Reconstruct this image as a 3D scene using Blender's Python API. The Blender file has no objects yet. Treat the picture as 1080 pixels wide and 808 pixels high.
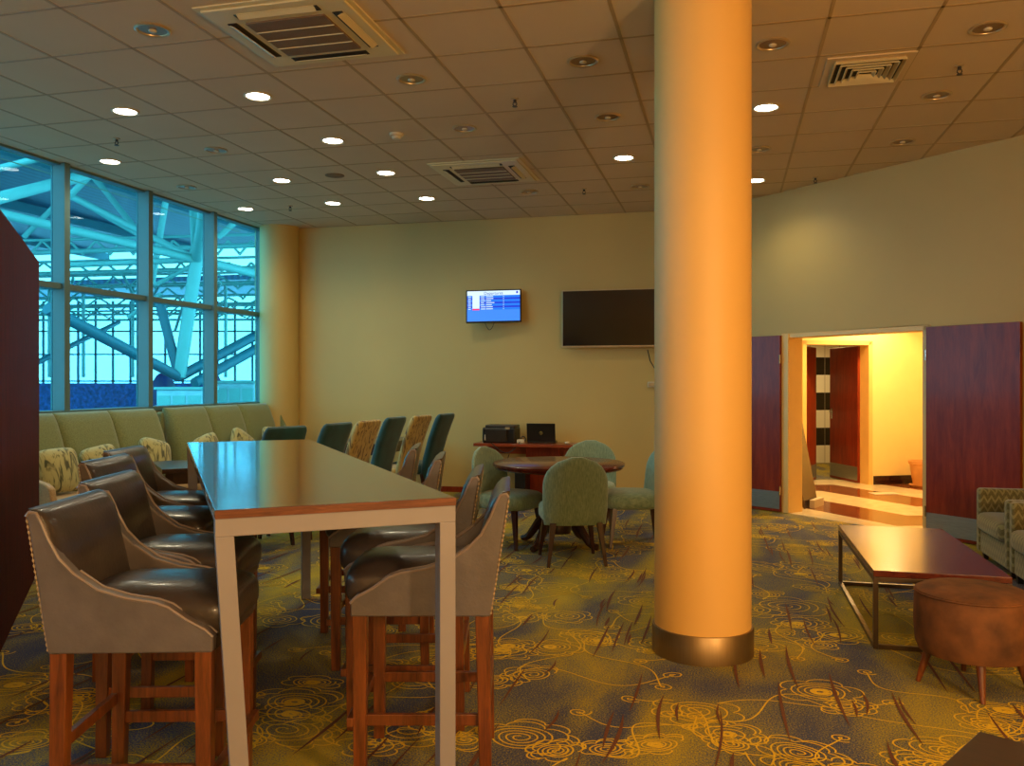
import bpy, bmesh, math, random
from mathutils import Vector, Matrix, Euler
random.seed(7)
C = bpy.context.scene.collection
PI = math.pi
F, HY, EYE = 900.0, 402.0, 1.5
YAW = math.radians(-14.2)            # room axes against the camera's
SA, CA = math.sin(-YAW), math.cos(YAW)
CEIL = 3.665
TILE = .62

def uv(u, v, z=0):                    # room plan -> world
    return Vector((CA*u + SA*v, -SA*u + CA*v, z))
def at(px, py, h=0.0):                # seen point of known height -> world
    Z = F*(EYE-h)/(py-HY)
    return Vector(((px-540)/F*Z, Z, h))
def pz(px, py, Z):
    return Vector(((px-540)/F*Z, Z, EYE-(py-HY)/F*Z))

# ------------------------------------------------------------ materials
def srgb(r, g, b):
    f = lambda c: (c/255)/12.92 if c/255 <= .04045 else ((c/255+.055)/1.055)**2.4
    return (f(r), f(g), f(b), 1)
class NT:
    def __init__(s, name):
        s.m = bpy.data.materials.new(name); s.m.use_nodes = True
        s.t = s.m.node_tree; s.p = s.t.nodes['Principled BSDF']
    def n(s, kind, **kw):
        x = s.t.nodes.new(kind)
        for k, v in kw.items(): setattr(x, k, v)
        return x
    def l(s, a, b): s.t.links.new(a, b)
    def set(s, node, key, val):
        if isinstance(val, bpy.types.NodeSocket): s.l(val, node.inputs[key])
        else: node.inputs[key].default_value = val
    def math(s, op, a, b=None, c=None, clamp=False):
        x = s.n('ShaderNodeMath', operation=op, use_clamp=clamp)
        s.set(x, 0, a)
        if b is not None: s.set(x, 1, b)
        if c is not None: s.set(x, 2, c)
        return x.outputs[0]
    def coord(s, scale=(1,1,1), rot=(0,0,0), loc=(0,0,0)):
        tc = s.n('ShaderNodeTexCoord'); mp = s.n('ShaderNodeMapping')
        mp.inputs['Scale'].default_value = scale; mp.inputs['Rotation'].default_value = rot
        mp.inputs['Location'].default_value = loc
        s.l(tc.outputs['Object'], mp.inputs['Vector']); return mp.outputs[0]
    def noise(s, vec, scale=5, detail=3, rough=.5, dist=0):
        x = s.n('ShaderNodeTexNoise'); s.l(vec, x.inputs['Vector'])
        x.inputs['Scale'].default_value = scale; x.inputs['Detail'].default_value = detail
        x.inputs['Roughness'].default_value = rough; x.inputs['Distortion'].default_value = dist
        return x.outputs[0]
    def ramp(s, fac, stops):
        x = s.n('ShaderNodeValToRGB'); s.l(fac, x.inputs[0])
        e = x.color_ramp.elements
        while len(e) < len(stops): e.new(.5)
        for i, (p, c) in enumerate(stops): e[i].position = p; e[i].color = c
        return x.outputs[0]
    def mix(s, fac, a, b, mode='MIX'):
        x = s.n('ShaderNodeMix', data_type='RGBA', blend_type=mode)
        s.set(x, 0, fac); s.set(x, 6, a); s.set(x, 7, b); return x.outputs[2]
    def bump(s, h, strength=.2, dist=.01):
        b = s.n('ShaderNodeBump'); b.inputs['Strength'].default_value = strength
        b.inputs['Distance'].default_value = dist; s.l(h, b.inputs['Height'])
        s.l(b.outputs[0], s.p.inputs['Normal'])
def plain(name, col, rough=.5, metal=0, var=.12, nscale=6, bump=0, bscale=80, coat=0, stretch=(1,1,1), sheen=0):
    k = NT(name); v = k.coord(stretch)
    n = k.noise(v, nscale, 4)
    d = tuple(c*(1-var) for c in col[:3])+(1,); b = tuple(min(1, c*(1+var)) for c in col[:3])+(1,)
    k.l(k.ramp(n, [(.3, d), (.7, b)]), k.p.inputs['Base Color'])
    k.p.inputs['Roughness'].default_value = rough; k.p.inputs['Metallic'].default_value = metal
    k.p.inputs['Coat Weight'].default_value = coat; k.p.inputs['Coat Roughness'].default_value = .12
    if sheen: k.p.inputs['Sheen Weight'].default_value = sheen; k.p.inputs['Sheen Roughness'].default_value = .4
    if bump: k.bump(k.noise(v, bscale, 3), bump, .004)
    return k.m
def wood(name, a, b, rough=.3, coat=.3, stretch=(12,1,12), scale=3, bump=.05, crough=.1):
    k = NT(name); v = k.coord(stretch)
    n = k.noise(v, scale, 6, .6, .6); n2 = k.noise(k.coord(tuple(q*6 for q in stretch)), scale, 3)
    f = k.math('ADD', k.math('MULTIPLY', n, .75), k.math('MULTIPLY', n2, .25))
    k.l(k.ramp(f, [(.3, a), (.68, b)]), k.p.inputs['Base Color'])
    k.p.inputs['Roughness'].default_value = rough
    k.p.inputs['Coat Weight'].default_value = coat; k.p.inputs['Coat Roughness'].default_value = crough
    k.p.inputs['Specular IOR Level'].default_value = .3 if coat < .2 else .5
    k.bump(f, bump, .003); return k.m
def emit(name, col, st):
    k = NT(name); k.p.inputs['Base Color'].default_value = (0,0,0,1)
    k.p.inputs['Emission Color'].default_value = col; k.p.inputs['Emission Strength'].default_value = st
    return k.m
M = {}
M['wall'] = plain('wall_paint', srgb(188,160,94), .55, var=.03, nscale=1.2, bump=.12, bscale=160)
M['column'] = plain('column_paint', srgb(226,178,98), .5, var=.02, nscale=1.5, bump=.05, bscale=30)
M['ceil'] = plain('ceiling_tile', srgb(206,182,146), .85, var=.04, nscale=1.2, bump=.25, bscale=140)
M['tbar'] = plain('ceiling_grid_paint', srgb(168,140,96), .5, var=.03)
M['white'] = plain('white_plastic', srgb(205,190,160), .45, var=.04)
M['vent'] = plain('vent_enamel', srgb(214,196,150), .4, var=.03)
M['ventdark'] = plain('vent_shadow_gap', srgb(38,30,24), .7)
M['grille'] = plain('return_grille', srgb(120,92,62), .6, bump=.8, bscale=220)
M['leather'] = plain('dark_leather', srgb(54,46,43), .34, var=.3, nscale=9, bump=.25, bscale=60, coat=.25)
M['leather_side'] = plain('lit_side_leather', srgb(92,86,86), .42, var=.14, nscale=14, bump=.2, bscale=90)  # stool sides as lit: brighter copy of the dark leather, light put into colour
M['piping'] = plain('leather_piping', srgb(124,112,108), .35, var=.1)
M['stitch'] = plain('pale_stitching', srgb(150,130,104), .6)
M['leg'] = wood('mahogany_leg', srgb(60,28,12), srgb(128,68,28), .35, .3, (14,14,1.2), 3)
M['darkleg'] = wood('dark_leg', srgb(28,14,12), srgb(66,28,20), .35, .3, (14,14,1.2), 3)
M['bartop'] = wood('bar_table_wood', srgb(58,34,22), srgb(116,72,42), .2, .8, (5,.5,5), 3, .1, .09)
M['bartop_edge'] = wood('bar_table_edge', srgb(66,34,18), srgb(120,70,42), .4, .1, (1,1,14), 6)
M['steelpaint'] = plain('grey_painted_steel', srgb(132,128,134), .45, var=.03)
M['darksteel'] = plain('brown_painted_steel', srgb(92,76,60), .35, metal=.6, var=.06)
M['doorwood'] = wood('door_veneer', srgb(98,24,6), srgb(140,50,14), .36, .14, (9,9,1.1), 2, .08, .12)
M['redwood'] = wood('slat_wood', srgb(56,5,3), srgb(92,12,7), .7, .0, (10,10,1), 2)
M['tablewood'] = wood('coffee_table_wood', srgb(62,18,10), srgb(104,40,20), .26, .5, (8,.8,8), 2, .05, .15)
M['darkwood'] = wood('dark_table_wood', srgb(30,16,12), srgb(60,34,24), .28, .5, (8,1,8), 2, .05, .15)
M['deskwood'] = wood('desk_wood', srgb(110,38,18), srgb(160,72,36), .3, .4, (1,10,10), 2)
M['frame'] = plain('door_frame_paint', srgb(226,186,110), .4, var=.03)
M['corr'] = plain('corridor_paint', srgb(238,212,140), .6, var=.02)
M['brass'] = plain('brushed_metal_ring', srgb(150,126,88), .42, metal=.9, var=.06, stretch=(30,30,1))
M['chrome'] = plain('chrome', srgb(190,190,185), .2, metal=1)
M['kick'] = plain('brushed_kick_plate', srgb(160,160,150), .35, metal=.85, stretch=(2,2,30))
M['alu'] = plain('window_frame_paint', srgb(84,112,116), .4, var=.03)
M['black'] = plain('black_plastic', srgb(22,20,20), .35, var=.1)
M['darkgrey'] = plain('dark_grey_plastic', srgb(52,46,42), .4, var=.1)
M['silver'] = plain('silver_plastic', srgb(190,165,125), .3, metal=.5)
M['screen_off'] = plain('dark_glass_screen', srgb(20,10,8), .16, coat=.6)
M['terracotta'] = plain('terracotta', srgb(206,148,84), .6, var=.08)
M['ottoman'] = plain('brown_suede', srgb(98,58,24), .8, var=.45, nscale=9, bump=.3, bscale=40)
M['tube'] = plain('white_steel_tube', srgb(126,180,172), .5, var=.04)
M['tube_dark'] = plain('blue_grey_steel_tube', srgb(44,104,116), .5, var=.04)
M['teal'] = plain('teal_velvet', srgb(14,66,72), .7, var=.35, nscale=8, bump=.2, bscale=60, sheen=.5)

def fabric(name, a, b, weave=(1,1,1), sc=60, sheen=.3):
    k = NT(name); n = k.noise(k.coord(weave), sc, 3, .7)
    k.l(k.ramp(n, [(.35, a), (.65, b)]), k.p.inputs['Base Color'])
    k.p.inputs['Roughness'].default_value = .85; k.p.inputs['Sheen Weight'].default_value = sheen
    k.bump(n, .3, .003); return k.m
M['sofa'] = fabric('sage_linen', srgb(98,108,64), srgb(124,132,86), (1,1,1), 90)
M['sofa_tan'] = fabric('tan_linen', srgb(172,136,90), srgb(196,160,110), (1,1,1), 90)
M['aqua'] = fabric('aqua_linen', srgb(96,122,102), srgb(138,158,132), (1,8,1), 22)
def striped(name, a, b, c, sc=9, rot=(0,0,0), st=(1,1,.2)):
    k = NT(name); v = k.coord(st, rot); n = k.noise(v, sc, 3, .6, 1.2)
    k.l(k.ramp(n, [(.38, a), (.46, b), (.56, b), (.64, c)]), k.p.inputs['Base Color'])
    k.p.inputs['Roughness'].default_value = .8; k.p.inputs['Sheen Weight'].default_value = .3
    return k.m
M['zebra'] = striped('striped_velvet', srgb(66,46,22), srgb(176,150,84), srgb(104,78,36), 16, st=(1,1,.12))
M['pillow'] = striped('streaked_cushion', srgb(70,70,34), srgb(176,168,110), srgb(104,106,58), 12, st=(1,1,.22))
def chevron():
    k = NT('chevron_fabric'); tc = k.n('ShaderNodeTexCoord'); sp = k.n('ShaderNodeSeparateXYZ')
    k.l(tc.outputs['Object'], sp.inputs[0])
    h = k.math('ADD', sp.outputs[0], sp.outputs[1])
    zig = k.math('MULTIPLY', k.math('PINGPONG', h, .028), 1.8)
    f = k.math('FRACT', k.math('MULTIPLY', k.math('ADD', sp.outputs[2], zig), 14))
    line = k.math('COMPARE', f, .5, .18)
    n = k.noise(tc.outputs['Object'], 120, 2)
    base = k.ramp(n, [(.3, srgb(84,78,40)), (.7, srgb(108,98,56))])
    k.l(k.mix(line, base, srgb(132,124,78)), k.p.inputs['Base Color'])
    k.p.inputs['Roughness'].default_value = .85; k.p.inputs['Sheen Weight'].default_value = .3
    return k.m
M['chevron'] = chevron()
def glass():
    k = NT('tinted_window_glass'); k.t.nodes.remove(k.p)
    tr = k.n('ShaderNodeBsdfTransparent'); tr.inputs[0].default_value = (.25, .60, .69, 1)
    gl = k.n('ShaderNodeBsdfGlossy'); gl.inputs['Roughness'].default_value = .02
    lw = k.n('ShaderNodeLayerWeight'); lw.inputs[0].default_value = .5
    fr = k.math('ADD', .015, k.math('MULTIPLY', k.math('POWER', lw.outputs['Facing'], 5), .6))
    mx = k.n('ShaderNodeMixShader'); k.l(fr, mx.inputs[0]); k.l(tr.outputs[0], mx.inputs[1]); k.l(gl.outputs[0], mx.inputs[2])
    k.l(mx.outputs[0], k.t.nodes['Material Output'].inputs[0]); return k.m
M['glass'] = glass()
def carpet():
    k = NT('cloud_carpet'); tc = k.n('ShaderNodeTexCoord'); P = tc.outputs['Object']
    # patches drawn out along the room
    big = k.noise(k.coord((1.5,.55,1)), 1.0, 3, .55, .6)
    fine = k.noise(P, 130, 3, .9)
    f = k.math('ADD', big, k.math('MULTIPLY', k.math('SUBTRACT', fine, .5), 1.5))
    base = k.ramp(f, [(.36, srgb(44,54,104)), (.46, srgb(82,84,100)), (.53, srgb(136,128,44)), (.66, srgb(196,166,16))])
    col = base
    sh = k.mix(k.math('MULTIPLY', k.noise(P, 420, 2, .8), .5), col, (0.02,.015,.01,1))
    k.l(sh, k.p.inputs['Base Color']); k.p.inputs['Roughness'].default_value = .95
    k.bump(fine, .4, .006); return k.m
M['carpet'] = carpet()
def marble():
    k = NT('chevron_marble_floor'); v = k.coord((1,1,1), (0,0,math.radians(32))); sp = k.n('ShaderNodeSeparateXYZ'); k.l(v, sp.inputs[0])
    z = k.math('PINGPONG', sp.outputs[0], 1.3)
    f = k.math('FRACT', k.math('MULTIPLY', k.math('ADD', sp.outputs[1], k.math('MULTIPLY', z, .7)), .62))
    on = k.math('GREATER_THAN', f, .5); n = k.noise(v, 5, 5, .6, 1)
    k.l(k.mix(on, k.ramp(n, [(.3, srgb(225,200,150)), (.7, srgb(240,222,180))]), k.ramp(n, [(.3, srgb(110,58,30)), (.7, srgb(140,80,44))])), k.p.inputs['Base Color'])
    k.p.inputs['Roughness'].default_value = .12; return k.m
M['marble'] = marble()
def bandtile():
    k = NT('black_white_band_tiles'); sp = k.n('ShaderNodeSeparateXYZ'); k.l(k.coord(), sp.inputs[0])
    f = k.math('FRACT', k.math('MULTIPLY', sp.outputs[2], 1.55)); on = k.math('GREATER_THAN', f, .5)
    g = k.math('LESS_THAN', k.math('FRACT', k.math('MULTIPLY', sp.outputs[0], 3.3)), .03)
    c = k.mix(on, srgb(240,236,220), srgb(30,26,24)); k.l(k.mix(g, c, srgb(150,140,120)), k.p.inputs['Base Color'])
    k.p.inputs['Roughness'].default_value = .25; return k.m
M['bandtile'] = bandtile()
def corrug():
    k = NT('corrugated_roof_deck'); sp = k.n('ShaderNodeSeparateXYZ'); k.l(k.coord(), sp.inputs[0])
    f = k.math('FRACT', k.math('MULTIPLY', sp.outputs[0], 2.5)); on = k.math('GREATER_THAN', f, .55)
    k.l(k.mix(on, srgb(34,84,116), srgb(22,62,90)), k.p.inputs['Base Color']); return k.m
M['deck'] = corrug()
M['parapet'] = plain('mottled_blue_wall', srgb(44,72,128), .8, var=.6, nscale=9, bump=.6, bscale=14)
M['box_pale'] = plain('pale_cabinet_paint', srgb(170,196,200), .6)
M['machine'] = plain('dark_blue_cover', srgb(20,40,90), .6, var=.3)
M['skirt'] = plain('polished_brown_tile', srgb(46,24,18), .15)
M['greyconcrete'] = plain('outside_floor', srgb(120,140,150), .8)

# ------------------------------------------------------------ mesh builder
class MB:
    def __init__(s): s.bm = bmesh.new()
    def box(s, c, d, R=None, taper=None):
        vs = []
        for z in (-.5, .5):
            for x, y in ((-.5,-.5), (.5,-.5), (.5,.5), (-.5,.5)):
                p = Vector((x*d[0], y*d[1], z*d[2]))
                if taper and z > 0: p.x *= taper; p.y *= taper
                if R is not None: p = R @ p
                vs.append(s.bm.verts.new(p + Vector(c)))
        for f in ((0,3,2,1), (4,5,6,7), (0,1,5,4), (1,2,6,5), (2,3,7,6), (3,0,4,7)): s.bm.faces.new([vs[i] for i in f])
        return s
    def loft(s, rings, cap=True):
        R = [[s.bm.verts.new(p) for p in r] for r in rings]; n = len(R[0])
        for a, b in zip(R, R[1:]):
            for i in range(n): s.bm.faces.new((a[i], a[(i+1)%n], b[(i+1)%n], b[i]))
        if cap:
            s.bm.faces.new(list(reversed(R[0]))); s.bm.faces.new(R[-1])
        return s
    def tube(s, pts, r, n=8, r1=None):
        pts = [Vector(p) for p in pts]; rings = []; up = None
        for i, p in enumerate(pts):
            d = (pts[min(i+1, len(pts)-1)] - pts[max(i-1, 0)]).normalized()
            if up is None: up = Vector((0,0,1)) if abs(d.z) < .9 else Vector((1,0,0))
            a = d.cross(up).normalized(); b = a.cross(d).normalized(); up = b
            rr = r if r1 is None else r + (r1-r)*i/(len(pts)-1)
            rings.append([p + a*rr*math.cos(t*2*PI/n) + b*rr*math.sin(t*2*PI/n) for t in range(n)])
        return s.loft(rings)
    def leg(s, p0, p1, s0, s1):          # square section bar tapering from p0 to p1
        q = lambda p, w: [Vector(p)+Vector(o)*w/2 for o in ((-1,-1,0), (1,-1,0), (1,1,0), (-1,1,0))]
        return s.loft([q(p0, s0), q(p1, s1)])
    def bar(s, p0, p1, w, h):            # rectangular rail between two points
        p0 = Vector(p0); p1 = Vector(p1); d = (p1-p0).normalized(); a = d.cross(Vector((0,0,1)))
        a = (a.normalized() if a.length > .01 else Vector((1,0,0))); b = a.cross(d)
        q = lambda p: [p+a*w/2*i+b*h/2*j for i, j in ((-1,-1), (1,-1), (1,1), (-1,1))]
        return s.loft([q(p0), q(p1)])
    def lathe(s, prof, n=32, c=(0,0,0)):
        c = Vector(c)
        return s.loft([[c+Vector((r*math.cos(2*PI*i/n), r*math.sin(2*PI*i/n), z)) for i in range(n)] for r, z in prof])
    def sup(s, c, d, e=4, e2=None, n=28, m=14, fn=None):      # rounded cushion
        c = Vector(c); e2 = e2 or e
        sp = lambda v, k: math.copysign(abs(v)**(2/k), v)
        rings = []
        for j in range(1, m):
            ph = -PI/2 + PI*j/m
            rings.append([Vector((d[0]/2*sp(math.cos(ph), e2)*sp(math.cos(2*PI*i/n), e), d[1]/2*sp(math.cos(ph), e2)*sp(math.sin(2*PI*i/n), e), d[2]/2*sp(math.sin(ph), e2))) for i in range(n)])
        rings = [[(fn(p) if fn else p)+c for p in r] for r in rings]
        return s.loft(rings)
    def prism(s, poly, y0, y1):          # xz outline pushed out along y
        return s.loft([[Vector((x, y0, z)) for x, z in poly], [Vector((x, y1, z)) for x, z in poly]])
    def build(s, name, m, parent=None, bevel=0, seg=2, smooth=True, loc=None, rz=0):
        bmesh.ops.recalc_face_normals(s.bm, faces=s.bm.faces)
        me = bpy.data.meshes.new(name); s.bm.to_mesh(me); s.bm.free()
        me.materials.append(M[m]); o = bpy.data.objects.new(name, me); C.objects.link(o)
        for p in me.polygons: p.use_smooth = smooth
        if smooth: me.set_sharp_from_angle(angle=math.radians(38))
        if bevel:
            b = o.modifiers.new('bevel', 'BEVEL'); b.width = bevel; b.segments = seg; b.limit_method = 'ANGLE'; b.harden_normals = True
        if parent: o.parent = parent
        if loc is not None: o.location = loc
        o.rotation_euler = (0, 0, rz); return o
def tag(o, label=None, cat=None, group=None, kind=None):
    if label: o['label'] = label
    if cat: o['category'] = cat
    if group: o['group'] = group
    if kind: o['kind'] = kind
    return o
def thing(name, label, cat, loc=(0,0,0), rz=0, group=None):
    o = bpy.data.objects.new(name, None); C.objects.link(o); o.empty_display_size = .1
    o.location = loc; o.rotation_euler = (0,0,rz); return tag(o, label, cat, group)
def kids(o): return [c for c in bpy.data.objects if c.parent == o]
def copy_tree(o, parent=None):
    c = o.copy(); C.objects.link(c)
    if parent: c.parent = parent
    for ch in kids(o): copy_tree(ch, c)
    return c
def place(proto, used, loc, rz, label, group=None):
    o = proto if not used else copy_tree(proto)
    o.location = loc; o.rotation_euler = (0,0,rz); tag(o, label, None, group); return o
def struct(o): o['kind'] = 'structure'; return o

# ------------------------------------------------------------ room shell
WU, BV = -6.4, 11.0
fl = struct(MB().box((-.9,3.5,-.05), (13.4,15.2,.1)).build('floor', 'carpet', smooth=False, rz=YAW))
M['gold'] = plain('gold_carpet_line', srgb(212,172,28), .9, var=.12, nscale=120)
M['streak'] = plain('brown_carpet_streak', srgb(98,54,30), .95, var=.2, nscale=120)
RZ = [0]
def ribbon(bm, pts, w, z=.0012, taper=False):
    RZ[0] += 1; z += RZ[0]*1.2e-6
    n = len(pts); L_ = []
    for i, (x, y) in enumerate(pts):
        a = pts[max(0,i-1)]; b = pts[min(n-1,i+1)]; dx, dy = b[0]-a[0], b[1]-a[1]; q = math.hypot(dx,dy) or 1
        ww = w/2*(math.sin(PI*(i+.3)/(n-.4)) if taper else 1)
        L_.append((bm.verts.new((x-dy/q*ww, y+dx/q*ww, z)), bm.verts.new((x+dy/q*ww, y-dx/q*ww, z))))
    for p, q in zip(L_, L_[1:]): bm.faces.new((p[0], p[1], q[1], q[0]))
rc = random.Random(5); mg = MB(); ms = MB()
def inside_room(u, v): 
    p = uv(u, v); return u > -5.6 and v < 10.6 and (Vector((p.x,p.y))-Vector((2.85,10.15))).dot(Vector((.85,.527))) < -.25
def spiral(u, v, r, turns, a0, sq, rot, sgn=1, w=.008):
    pts = []; n = int(turns*22)
    for i in range(n+1):
        f = i/n; a = a0+sgn*2*PI*turns*f; rr = r*(.12+.88*f)*(1+.035*math.sin(a*3))
        x, y = rr*math.cos(a), rr*math.sin(a)*sq; pts.append((u+x*math.cos(rot)-y*math.sin(rot), v+x*math.sin(rot)+y*math.cos(rot)))
    ribbon(mg.bm, pts, w); return pts[-1]
def scallop(u, v, r, lobes, a0, a1, sq, rot, w=.008, depth=.16):
    pts = []; n = int(lobes*9)
    for i in range(n+1):
        f = i/n; a = a0+(a1-a0)*f; rr = r*(1-depth+depth*1.6*abs(math.sin(PI*lobes*f))**.7)
        x, y = rr*math.cos(a), rr*math.sin(a)*sq; pts.append((u+x*math.cos(rot)-y*math.sin(rot), v+x*math.sin(rot)+y*math.cos(rot)))
    ribbon(mg.bm, pts, w); return pts[-1]
def cloud(u, v, k=1.0):
    rot = rc.uniform(-.5,.5); w = .0075
    for q in range(rc.choice((2,3,3,4))):
        a = rc.uniform(0,2*PI); d = (.0 if q == 0 else rc.uniform(.13,.24))*k; r = rc.uniform(.07,.14)*k*(1.2 if q == 0 else .9)
        cu, cv = u+d*math.cos(a)*1.4, v+d*math.sin(a); sq = rc.uniform(.6,.9)
        spiral(cu, cv, r, rc.uniform(2.6,4.4), rc.uniform(0,6), sq, rot, rc.choice((-1,1)), w)
        a0 = rc.uniform(0,6); e = scallop(cu, cv, r*1.28, rc.choice((4,5,6)), a0, a0+rc.uniform(4.2,5.9), sq, rot, w)
        if rc.random() < .45: scallop(cu, cv, r*1.55, rc.choice((4,5)), a0+.3, a0+rc.uniform(2.6,4.2), sq, rot, w, .12)
        if rc.random() < .25:
            g_ = []
            for i in range(15): t_ = 2*PI*i/14; g_.append((cu+r*.22*math.cos(t_), cv+r*.22*sq*math.sin(t_)))
            ribbon(mg.bm, g_, r*.22)
        if rc.random() < .75:                # long S-shaped tail
            L_ = rc.uniform(.35,.95)*k; an = rc.uniform(0,2*PI); am = rc.uniform(.05,.14)*rc.choice((-1,1)); pts = []
            for i in range(31):
                f = i/30; x = L_*f; y = am*math.sin(2*PI*f*1.1)*(1-.3*f); pts.append((e[0]+x*math.cos(an)-y*math.sin(an), e[1]+x*math.sin(an)+y*math.cos(an)))
            ribbon(mg.bm, pts, w)
            spiral(pts[-1][0], pts[-1][1], .05*k, 1.6, an, .8, rot, 1, w)
def fl_uv(px, py): p = at(px,py); return (CA*p.x-SA*p.y, SA*p.x+CA*p.y)
spots_ = [fl_uv(*q) for q in ((548,778),(640,790),(735,750),(865,730),(800,680),(60,600),(100,760),(300,770),(430,770),(600,650),(330,720),(640,600),(860,600))]
v = 1.2
while v < 10.6:
    u = -5.4+rc.uniform(0,.4)
    while u < 4.6:
        c_ = (u+rc.uniform(-.2,.2), v+rc.uniform(-.2,.2))
        if inside_room(*c_) and rc.random() < .96 and all(math.hypot(c_[0]-q[0], c_[1]-q[1]) > .45 for q in spots_): spots_.append(c_)
        u += .62
    v += .60
for c_ in spots_: cloud(c_[0], c_[1], rc.uniform(.95,1.35))
for i in range(600):
    u, v = rc.uniform(-5.2,4.2), rc.uniform(1,10.4)
    if not inside_room(u, v+.4): continue
    L_ = rc.uniform(.2,.75); wv = rc.uniform(-.03,.03); ribbon(ms.bm, [(u+wv*math.sin(k_*.3), v+L_*k_/8) for k_ in range(9)], rc.uniform(.011,.019), .0008, True)
mg.build('carpet_cloud_lines', 'gold', fl, smooth=False); ms.build('carpet_streaks', 'streak', fl, smooth=False)
P0 = Vector((2.85,10.15)); D = Vector((.527,-.85)).normalized(); NRM = Vector((.85,.527)).normalized()
def ch(s, z=0, d=0):                     # along the slanting door wall; d metres behind its face
    p = P0 + D*s + NRM*d; return Vector((p.x, p.y, z))
def wallseg(mb, a, b, z0, z1, t):        # wall from a to b with thickness t (vector)
    q = lambda z: [Vector((a.x,a.y,z)), Vector((b.x,b.y,z)), Vector((b.x+t.x,b.y+t.y,z)), Vector((a.x+t.x,a.y+t.y,z))]
    return mb.loft([q(z0), q(z1)])
mb = MB(); mb.box((-.9+.0,3.6,CEIL+.06), (11.4,15.4,.12)); struct(mb.build('ceiling', 'ceil', smooth=False, rz=YAW))
mb = MB()
k0 = -1.275 - TILE*9
for i in range(20):
    u = k0 + TILE*i
    if u < 4.6: mb.box((u, 3.6, CEIL-.0005), (.022, 14.8, .004))
for i in range(-15, 10):
    v = 5.39 + TILE*i
    mb.box((-.95, v, CEIL-.0005), (10.8, .022, .004))
struct(mb.build('trim_1', 'tbar', smooth=False, rz=YAW))
mb = MB(); wallseg(mb, uv(-6.6,BV), uv(-.16,BV), 0, CEIL, Vector((SA,CA,0))*.2)
struct(mb.build('wall_back', 'wall', smooth=False))
mb = MB(); T3 = Vector((NRM.x,NRM.y,0))*.2
wallseg(mb, ch(-.72), ch(.50), 0, CEIL, T3); wallseg(mb, ch(.50), ch(2.23), 2.04, CEIL, T3); wallseg(mb, ch(2.23), ch(5.1), 0, CEIL, T3)
struct(mb.build('wall_right', 'wall', smooth=False))
e = ch(5.1); eu = CA*e.x - SA*e.y; ev = SA*e.x + CA*e.y
mb = MB(); wallseg(mb, uv(eu, ev+.1), uv(eu, -4), 0, CEIL, Vector((CA,-SA,0))*.2)
struct(mb.build('wall_side', 'wall', smooth=False))
mb = MB(); wallseg(mb, uv(-6.6,-4), uv(eu+.2,-4), 0, CEIL, Vector((-SA,-CA,0))*.2)
struct(mb.build('wall_front', 'wall', smooth=False))
mb = MB(); wallseg(mb, uv(WU,-4), uv(WU,BV+.1), 0, 1.17, Vector((-CA,SA,0))*.2)
struct(mb.build('wall_left', 'wall', smooth=False))
# baseboards
mb = MB(); wallseg(mb, uv(-6.3,BV-.015), uv(-.2,BV-.015), 0, .075, Vector((SA,CA,0))*.02); struct(mb.build('baseboard_back', 'doorwood', smooth=False))
# window wall
mb = MB()
mb.box((WU-.06, 3.5, 1.185), (.22, 15.2, .05)); mb.box((WU-.06, 3.5, 2.44), (.13, 15.2, .06)); mb.box((WU-.06, 3.5, CEIL-.012), (.10, 15.2, .024))
vm = [7.13 + 1.265*k for k in range(-8, 4)]
for v in vm: mb.box((WU-.04, v, (1.2+CEIL)/2), (.17, .075, CEIL-1.2))
w = struct(mb.build('window_1', 'alu', smooth=False, rz=YAW, bevel=.004, seg=1))
mb = MB()
for a, b in zip(vm, vm[1:]+[11.6]):
    for z0, z1 in ((1.21,2.41), (2.47,CEIL-.024)):
        mb.box((WU-.10, (a+b)/2, (z0+z1)/2), (.008, b-a-.075, z1-z0))
mb.build('window_pane', 'glass', w, smooth=False)
# rounded pier in the corner
struct(MB().lathe([(.27,0), (.27,CEIL)], 40).build('trim_2', 'wall', loc=uv(-6.13, 10.86)))

# round column
t = thing('column', 'thick round cream column standing on the carpet with a metal base ring', 'column', (1.06,4.75,0))
MB().lathe([(.264,0), (.264,CEIL)], 64).build('shaft', 'column', t)
MB().lathe([(.264,0), (.277,0), (.277,.148), (.274,.152), (.262,.152)], 64).build('base_ring', 'brass', t)

# ------------------------------------------------------------ door wall
RZD = math.atan2(D.y, D.x)
def doorbox(mb, s0, s1, z0, z1, d0, d1): 
    q = lambda z: [ch(s0,z,d0), ch(s1,z,d0), ch(s1,z,d1), ch(s0,z,d1)]
    return mb.loft([q(z0), q(z1)])
mb = MB(); doorbox(mb, .46, .56, 0, 2.04, -.02, .22); doorbox(mb, 2.17, 2.27, 0, 2.04, .0, .22); doorbox(mb, .46, 2.27, 1.99, 2.055, .0, .22)
struct(mb.build('trim_3', 'frame', smooth=False, bevel=.006))
def leaf(name, hinge, ang, w, h, hs, thick=.044, mat='doorwood', handle=True, kick=True):
    o = bpy.data.objects.new(name, None); C.objects.link(o); o.location = hinge; o.rotation_euler = (0,0,ang); struct(o)
    MB().box((w/2,0,h/2+.01), (w,thick,h)).build('door_panel', mat, o, bevel=.003)
    if kick:
        for s in (-1,1): MB().box((w/2, s*(thick/2+.0015), .14), (w-.01,.002,.2)).build('kick_plate', 'kick', o)
    for z in (.25, 1.75): MB().tube([(0,hs*.026,z-.05), (0,hs*.026,z+.05)], .010).build('hinge', 'chrome', o)
    if handle:
        for s in (-1,1):
            m = MB(); m.box((w-.07, s*(thick/2+.004), 1.0), (.035,.008,.16)); m.tube([(w-.07,s*.03,1.03), (w-.07,s*.065,1.03)], .009)
            m.tube([(w-.07,s*.065,1.03), (w-.19,s*.07,1.03)], .010); m.build('door_handle', 'chrome', o)
    return o
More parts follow.
